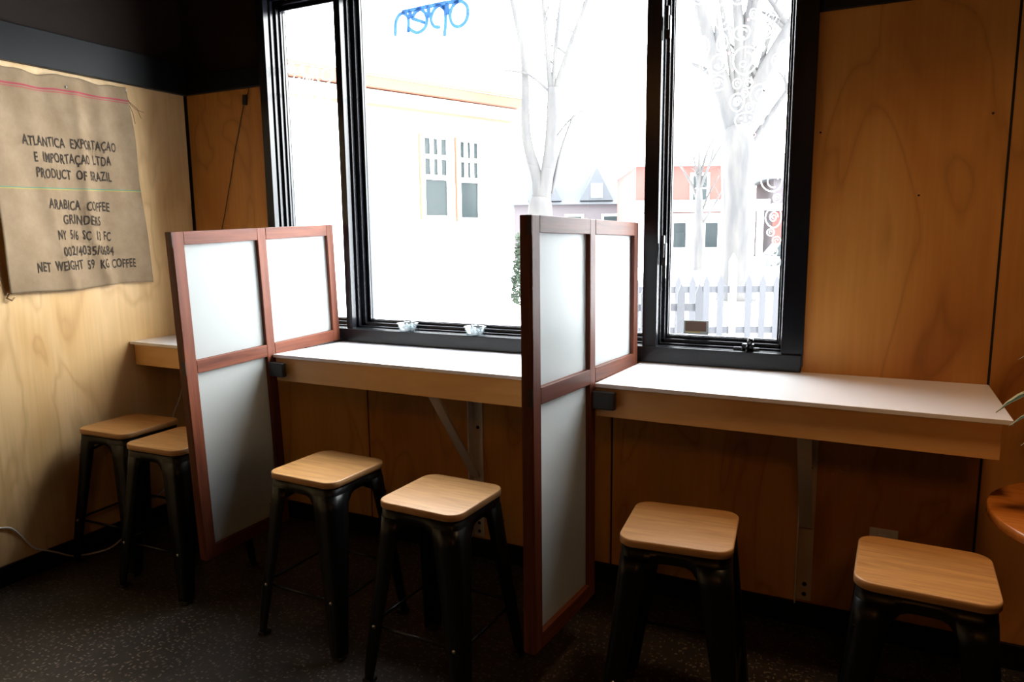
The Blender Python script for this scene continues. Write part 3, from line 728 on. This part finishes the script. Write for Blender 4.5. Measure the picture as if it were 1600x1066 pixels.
# ------------------------------------------------------------------ round table and spider plant at the right edge
tb = empty('round_table', (3.955, -.57, 0), label='round orange wood pedestal table at the right edge of the photo', cat='table')
MB().lathe([(0, .722), (.345, .722), (.350, .726), (.350, .747), (.346, .750), (0, .750)], 64).build('table_top', M['table'], tb)
MB().tube([(0, 0, .02), (0, 0, .722)], .032, 20).build('pedestal', M['steel'], tb)
MB().lathe([(0, 0), (.215, 0), (.215, .012), (.06, .03), (.034, .05), (0, .05)], 40).build('base', M['steel'], tb)
pl = empty('spider_plant', (3.93, -.50, .75), label='striped spider plant whose leaf tips enter at the right edge above the counter end', cat='plant')
MB().lathe([(0, 0), (.06, 0), (.078, .12), (.086, .12), (.086, .145), (.078, .145), (.074, .125), (0, .125)], 28).build('pot', M['pot'], pl)
MB().lathe([(0, .12), (.07, .12), (.07, .13), (0, .135)], 20).build('soil', M['soil'], pl)
def leaf(base, tip, rise, w):
    """arched strap leaf from the crown to a tip given in world coordinates"""
    mb = MB(); uvl = mb.bm.loops.layers.uv.new('UVMap'); o = Vector((3.93, -.50, .75)); B = Vector(base)-o; Tp = Vector(tip)-o
    rows = []; n = 12; mid = (B+Tp)/2+Vector((0, 0, rise))
    for i in range(n+1):
        t = i/n; p = B*(1-t)**2+mid*2*t*(1-t)+Tp*t*t; d = (mid-B)*(1-t)+(Tp-mid)*t
        side = d.cross(Vector((0, 0, 1))).normalized(); ww = w*(sin(pi*min(1, .18+.82*t))**.8 if t < .999 else .03)
        up = side.cross(d).normalized()
        rows.append([mb.bm.verts.new(p-side*ww+up*ww*.35), mb.bm.verts.new(p), mb.bm.verts.new(p+side*ww+up*ww*.35)])
    for i, (A, Bq) in enumerate(zip(rows, rows[1:])):
        for k in range(2):
            f = mb.bm.faces.new((A[k], A[k+1], Bq[k+1], Bq[k])); f.smooth = True
            for l, u in zip(f.loops, (k/2, (k+1)/2, (k+1)/2, k/2)): l[uvl].uv = (u, 0)
    ob = mb.build('leaf', M['leaf'], pl); md = ob.modifiers.new('thickness', 'SOLIDIFY'); md.thickness = .0012
    return ob
crown = (3.93, -.50, .885)
for tip, rise, w in (((3.597, -.62, 1.018), .24, .030), ((3.628, -.62, .985), .20, .022), ((3.655, -.62, .935), .17, .012),
                     ((3.640, -.58, 1.152), .26, .010), ((3.650, -.60, 1.120), .22, .008), ((3.68, -.52, 1.19), .25, .011), ((3.74, -.75, 1.02), .35, .013), ((3.85, -.82, 1.0), .35, .013),
                     ((4.02, -.84, .98), .33, .013), ((4.22, -.62, 1.0), .33, .013), ((4.25, -.42, 1.02), .30, .013), ((4.1, -.25, 1.0), .32, .013), ((3.85, -.22, 1.05), .3, .012), ((3.98, -.45, 1.28), .1, .012)):
    leaf((crown[0]+random.uniform(-.02, .02), crown[1]+random.uniform(-.02, .02), crown[2]-.015), tip, rise, w)

# ------------------------------------------------------------------ outside
struct(MB().box(-60, 40, .3, 90, -.12, 0).build('ground', M['snow']))
# white house next door: local frame, a runs along the wall toward the street, n points at the cafe
hx, hy = -2.91, 9.76
aV = Vector((-.379, -.9254, 0)); nV = Vector((.9254, -.379, 0))
HT = Matrix(((aV.x, nV.x, 0, hx), (aV.y, nV.y, 0, hy), (0, 0, 1, 0), (0, 0, 0, 1)))
house = bpy.data.objects.new('white_house', None); COL.objects.link(house); house.matrix_world = HT
tag(house, 'white stucco house with orange eaves trim and paired windows, left beyond the glass', 'house')
MB().box(0, 7.6, -6, 0, 0, 3.75).build('wall', M['siding'], house)
MB().box(-.02, 7.62, -.0, .04, 3.55, 3.60).build('orange_moulding', M['orange_trim'], house)
MB().box(-.15, 7.7, -.0, .10, 3.66, 3.80).build('frieze_board', M['peach_trim'], house)
MB().box(-.25, 7.8, .0, .22, 3.82, 4.02).build('fascia', M['orange_trim'], house)
rb = MB(); rb.hexa([(-.3, .24, 3.98), (7.85, .24, 3.98), (7.85, -6.24, 3.98), (-.3, -6.24, 3.98)], [(-.1, -2.9, 4.7), (7.6, -2.9, 4.7), (7.6, -3.1, 4.7), (-.1, -3.1, 4.7)])
rb.build('roof', M['roof_snow'], house)
def hwin(a0, a1, z0, z1):
    f = MB(); w = .07
    for b in ((a0, a0+w, z0, z1), (a1-w, a1, z0, z1), (a0+w, a1-w, z0, z0+w), (a0+w, a1-w, z1-w, z1), (a0+w, a1-w, (z0+z1)/2-.04, (z0+z1)/2+.04)):
        f.box(b[0], b[1], .0, .05, b[2], b[3])
    zm = (z0+z1)/2
    for i in (1, 2): x = a0+w+(a1-a0-2*w)*i/3; f.box(x-.03, x+.03, .01, .045, zm, z1-w)
    f.box(a0+w, a1-w, .01, .045, (zm+z1)/2-.05, (zm+z1)/2+.02)
    fr = f.build('house_window', M['white_paint'], house, weld=False)
    MB().box(a0+w, a1-w, .004, .012, z0+w, z1-w).build('window_pane', M['house_glass'], fr)
    MB().box(a1, a1+.03, 0, .05, z0, z1).box(a0-.03, a0, 0, .05, z0, z1).build('orange_jamb', M['orange_trim'], fr, weld=False)
hwin(1.42, 2.04, 1.76, 3.21); hwin(.72, 1.27, 1.73, 3.20)
MB().box(.66, 2.1, 0, .07, 3.27, 3.32).build('window_header', M['peach_trim'], house)

def tree(name, label, trunk, branches, cat='tree', group='bare trees beyond the glass'):
    p0 = trunk[0][0]
    r = empty(name, p0, label=label, cat=cat, group=group); o = Vector(p0)
    pts = smooth([t[0] for t in trunk], 4); rad = [t[1] for t in trunk]
    rs = []
    for i in range(len(pts)):
        q = i/4; k = min(int(q), len(rad)-2); rs.append(rad[k]+(rad[k+1]-rad[k])*(q-k))
    MB().tube([p-o for p in pts], 1, 12, rs=rs).build('trunk', M['bark'], r)
    for br in branches:
        pts = smooth([b for b, _ in br], 4); rad = [x for _, x in br]; rs = []
        for i in range(len(pts)):
            q = i/4; k = min(int(q), len(rad)-2); rs.append(rad[k]+(rad[k+1]-rad[k])*(q-k))
        MB().tube([p-o for p in pts], 1, 8, rs=rs).build('branch', M['bark'], r)
    return r
def twigs(start, end, r0, n, seed, ln=1.0):
    """a branch plus n side twigs"""
    rnd = random.Random(seed); s, e = Vector(start), Vector(end); out = []
    mid = (s+e)/2+Vector((rnd.uniform(-.1, .1), rnd.uniform(-.1, .1), rnd.uniform(-.05, .15)))
    out.append([(s, r0), (mid, r0*.7), (e, r0*.35)])
    for i in range(n):
        t = rnd.uniform(.3, .95); p = s*(1-t)**2+mid*2*t*(1-t)+e*t*t
        d = Vector((rnd.uniform(-1, 1), rnd.uniform(-.6, .6), rnd.uniform(.2, 1.2))).normalized()*ln*rnd.uniform(.5, 1)
        out.append([(p, r0*.35), (p+d*.5+Vector((0, 0, .05)), r0*.22), (p+d, r0*.08)])
    return out
br = []
base = (.62, 13.73, 3.55)
for e, r, n, sd in (((-.30, 13.3, 6.6), .25, 3, 1), ((.38, 13.6, 7.4), .17, 3, 2), ((.95, 13.9, 7.4), .20, 3, 3), ((1.75, 14.2, 6.2), .23, 4, 4), ((.15, 13.5, 6.6), .08, 2, 5), ((1.3, 14.0, 6.4), .08, 2, 6)):
    br += twigs(base, e, r, n, sd, 1.2)
br += twigs((.66, 13.7, 3.0), (1.9, 14.2, 5.0), .09, 2, 8, .8)
tree('bare_tree', 'thick bare tree trunk behind the picket fence, seen through the right-hand window', [((.70, 13.77, 0), .46), ((.67, 13.76, .8), .37), ((.66, 13.75, 2.3), .345), ((.63, 13.73, 3.3), .36), ((.62, 13.73, 3.75), .26)], br)
br = [[((-1.98, 9.11, 1.7), .20), ((-2.02, 9.09, 2.4), .11), ((-2.2, 9.0, 3.2), .09), ((-2.22, 8.98, 4.4), .06), ((-2.45, 8.9, 5.6), .03)],
      [((-2.0, 9.11, 1.9), .17), ((-1.86, 9.15, 2.6), .12), ((-1.80, 9.19, 3.3), .11), ((-1.78, 9.2, 4.0), .10)]]
br += twigs((-1.79, 9.19, 3.6), (-1.95, 9.1, 5.7), .06, 2, 11, .6) + twigs((-1.79, 9.19, 3.8), (-1.20, 9.5, 5.6), .06, 3, 12, .5) + twigs((-1.79, 9.19, 3.7), (-1.62, 9.3, 5.8), .05, 2, 16, .5)
br += twigs((-1.80, 9.19, 2.2), (-1.45, 9.4, 3.6), .035, 2, 13, .5) + twigs((-1.84, 9.18, 3.0), (-1.10, 9.5, 3.75), .022, 2, 14, .4) + twigs((-1.8, 9.19, 3.9), (-2.6, 8.8, 4.3), .03, 2, 15, .5)
tree('bare_tree', 'forked bare tree by the white house corner, seen through the middle window', [((-2.02, 9.10, 0), .30), ((-2.0, 9.10, .9), .25), ((-1.99, 9.11, 1.9), .22), ((-1.98, 9.11, 2.15), .16)], br)
br = []
for i in range(9):
    a = i*.9; z0 = 1.6+.22*i
    br += twigs((-1.98, 22.5, z0), (-1.98+.9*cos(a), 22.5+.5*sin(a), z0+1.6), .05, 3, 20+i, .7)
tree('young_tree', 'slim bare tree with upswept branches in front of the red brick house', [((-1.96, 22.49, 0), .22), ((-1.98, 22.5, 1.5), .17), ((-2.0, 22.48, 3.0), .10), ((-2.02, 22.46, 4.2), .03)], br)

# far houses
def gable(name, c, yaw, w, d, h, rh, mw, mr, label, extra=None):
    r = empty(name, (c[0], c[1], 0), yaw, label=label, cat='house')
    MB().box(-w/2, w/2, 0, d, 0, h).build('wall', mw, r)
    b = MB(); o = .3
    b.hexa([(-w/2-o, -o, h), (w/2+o, -o, h), (w/2+o, d+o, h), (-w/2-o, d+o, h)], [(-w/2+.3, d*.45, h+rh), (w/2-.3, d*.45, h+rh), (w/2-.3, d*.55, h+rh), (-w/2+.3, d*.55, h+rh)])
    b.build('roof', mr, r)
    return r
def fwin(r, x, z, w=.8, h=1.3):
    f = MB().box(x-w/2-.12, x+w/2+.12, -.06, .02, z-h/2-.12, z+h/2+.12).build('house_window', M['white_paint'], r)
    MB().box(x-w/2, x+w/2, -.09, -.06, z-h/2, z-.03).box(x-w/2, x+w/2, -.09, -.06, z+.03, z+h/2).build('window_pane', M['house_glass'], f, weld=False)
hA = gable('grey_roof_house', (-10.4, 35.2), .42, 8.6, 8, 3.1, 3.0, M['mauve_wall'], M['roof_grey'], 'far house with a broad grey shingled roof, right of the forked tree')
for x in (-2.6, .2): # two gabled dormers
    b = MB(); b.hexa([(x-.9, -.2, 3.3), (x+.9, -.2, 3.3), (x+.9, 2.6, 3.3), (x-.9, 2.6, 3.3)], [(x-.05, -.2, 5.0), (x+.05, -.2, 5.0), (x+.05, 2.6, 5.0), (x-.05, 2.6, 5.0)])
    dm = b.build('dormer', M['roof_grey'], hA); MB().box(x-.3, x+.3, -.26, -.2, 3.45, 4.2).build('dormer_window', M['white_paint'], dm)
for x in (-3, -1, 1, 3): fwin(hA, x, 1.8)
hB = gable('brick_house', (-3.35, 27.6), .42, 4.6, 7, 4.2, 1.6, M['brick'], M['roof_snow'], 'far red brick house with a white porch, behind the slim tree')
MB().box(-2.6, 2.6, -1.9, -.05, 2.35, 2.75).box(-2.5, -2.3, -1.8, -1.6, 0, 2.35).box(2.2, 2.4, -1.8, -1.6, 0, 2.35).box(-.2, 0, -1.8, -1.6, 0, 2.35).box(-2.5, 2.4, -1.8, -1.72, 0, .55).box(-2.1, 1.9, -.08, -.04, .5, 2.3).build('porch', M['white_paint'], hB, weld=False)
for x in (-1.5, .3, 1.6): fwin(hB, x, 3.3, .55, 1.0)
for x in (-1.5, -.5, .8): 
    f = MB().box(x-.35, x+.35, -.14, -.08, .8, 2.0).build('house_window', M['white_paint'], hB); MB().box(x-.25, x+.25, -.17, -.14, .9, 1.9).build('window_pane', M['house_glass'], f)
hC = gable('red_house', (1.35, 28.9), .30, 3.4, 4, 3.6, 1.2, M['mauve_wall'], M['roof_grey'], 'far house with a red wall and white porch beam, right of the thick trunk')
MB().box(-1.7, 1.4, -.08, -.02, .7, 2.3).build('red_wall', M['brick'], hC)
MB().box(-1.9, 1.9, -.9, -.02, 2.35, 2.6).box(-.35, -.2, -.9, -.75, 0, 2.35).build('porch', M['white_paint'], hC, weld=False)
# parked car
cr_ = empty('parked_car', (.5, 22.9, 0), .35, label='dark car parked across the street, low beside the thick trunk', cat='car')
b = MB(); b.hexa([(-.5, -.8, .25), (1.9, -.8, .25), (1.9, .8, .25), (-.5, .8, .25)], [(-.5, -.75, .72), (1.9, -.75, .72), (1.9, .75, .72), (-.5, .75, .72)]); b.build('body', M['car'], cr_, bevel=.08, seg=3)
b = MB(); b.hexa([(-.3, -.72, .72), (1.5, -.72, .72), (1.5, .72, .72), (-.3, .72, .72)], [(.0, -.6, 1.12), (1.1, -.6, 1.12), (1.1, .6, 1.12), (0, .6, 1.12)]); b.build('cabin', M['house_glass'], cr_, bevel=.04)
for x in (-.1, 1.45):
    for y in (-.8, .66): MB().lathe([(0, 0), (.27, 0), (.27, .14), (0, .14)], 18).build('wheel', M['rubber'], cr_).matrix_local = Matrix.Translation((x, y+.14, .27)) @ Matrix.Rotation(pi/2, 4, 'X')
# snow bank along the street
nb = MB(); rnd = random.Random(2); rows = []
for i in range(40):
    x = -14+i*.6; hgt = .35+.2*rnd.random()
    rows.append([nb.bm.verts.new((x, 19.0+.42*x*.3, 0.0)), nb.bm.verts.new((x, 19.5+.42*x*.3, hgt)), nb.bm.verts.new((x, 20.1+.42*x*.3, hgt*.9)), nb.bm.verts.new((x, 20.7+.42*x*.3, 0))])
for A, B in zip(rows, rows[1:]):
    for k in range(3): nb.bm.faces.new((A[k], A[k+1], B[k+1], B[k])).smooth = True
    nb.bm.faces.new((A[3], A[0], B[0], B[3]))
nb.bm.faces.new(rows[0]); nb.bm.faces.new(rows[-1][::-1])
tag(nb.build('snow_bank', M['snow']), 'long white snow bank across the street behind the picket fence', 'snow', kind='stuff')

# picket fence
fn = empty('picket_fence', (1.7, 7.02, 0), .46, label='weathered picket fence in the yard, low in the right-hand window', cat='fence')
def picket(x, w, h, y=-.03, m='fence'):
    b = MB(); b.hexa([(x-w/2, y-.012, .05), (x+w/2, y-.012, .05), (x+w/2, y+.012, .05), (x-w/2, y+.012, .05)], [(x-w/2, y-.012, h-.10), (x+w/2, y-.012, h-.10), (x+w/2, y+.012, h-.10), (x-w/2, y+.012, h-.10)])
    b.hexa([(x-w/2, y-.012, h-.10), (x+w/2, y-.012, h-.10), (x+w/2, y+.012, h-.10), (x-w/2, y+.012, h-.10)], [(x-.004, y-.012, h), (x+.004, y-.012, h), (x+.004, y+.012, h), (x-.004, y+.012, h)])
    return b.build('picket', M[m], fn, weld=False)
for i in range(-9, 9):
    if i != 0: picket(.02+i*.185, .085, .93)
MB().box(-1.75, 1.6, -.018, .02, .70, .79).build('top_rail', M['fence'], fn); MB().box(-1.75, 1.6, -.018, .02, .16, .25).build('bottom_rail', M['fence'], fn)
po = MB(); po.box(-.045, .045, -.045, .045, 0, 1.12).hexa([(-.045, -.045, 1.12), (.045, -.045, 1.12), (.045, .045, 1.12), (-.045, .045, 1.12)], [(-.005, -.005, 1.22), (.005, -.005, 1.22), (.005, .005, 1.22), (-.005, .005, 1.22)])
po.build('post', M['fence_post'], fn, weld=False)
# near gate pickets
gt = empty('garden_gate', (1.78, 3.74, 0), .46, label='section of taller pickets standing nearer than the fence, left edge of the right-hand window', cat='gate')
for i in range(-6, 2):
    x = .0+i*.165; h = 1.03
    b = MB(); b.hexa([(x-.035, -.01, 0), (x+.035, -.01, 0), (x+.035, .01, 0), (x-.035, .01, 0)], [(x-.035, -.01, h-.09), (x+.035, -.01, h-.09), (x+.035, .01, h-.09), (x-.035, .01, h-.09)])
    b.hexa([(x-.035, -.01, h-.09), (x+.035, -.01, h-.09), (x+.035, .01, h-.09), (x-.035, .01, h-.09)], [(x-.003, -.01, h), (x+.003, -.01, h), (x+.003, .01, h), (x-.003, .01, h)])
    b.build('picket', M['fence'], gt, weld=False)
MB().box(-1.05, .2, .01, .035, .30, .37).build('rail', M['fence'], gt); MB().box(-1.05, .2, .01, .035, .78, .85).build('rail', M['fence'], gt)
# shrub at the house corner
sb = MB(); rnd = random.Random(4)
for _ in range(2200):
    a = rnd.random()*6.28; z = rnd.random(); q = (.35*(1-z*.45))*rnd.random()**.4
    c = Vector((q*cos(a), q*sin(a), .12+1.35*z)); u = Vector((rnd.uniform(-1, 1), rnd.uniform(-1, 1), rnd.uniform(-.4, 1))).normalized()*.09; v = u.orthogonal().normalized()*.022
    vs_ = [sb.bm.verts.new(c+d) for d in (Vector((0, 0, 0)), u*.5+v, u, u*.5-v)]; sb.bm.faces.new(vs_)
shr = empty('evergreen_shrub', (-2.75, 10.19, 0), label='small green conical shrub at the white house corner', cat='shrub')
sb.build('foliage', M['shrub'], shr, weld=False); MB().tube([(0, 0, 0), (0, 0, 1.2)], .03, 8).build('stem', M['bark'], shr)
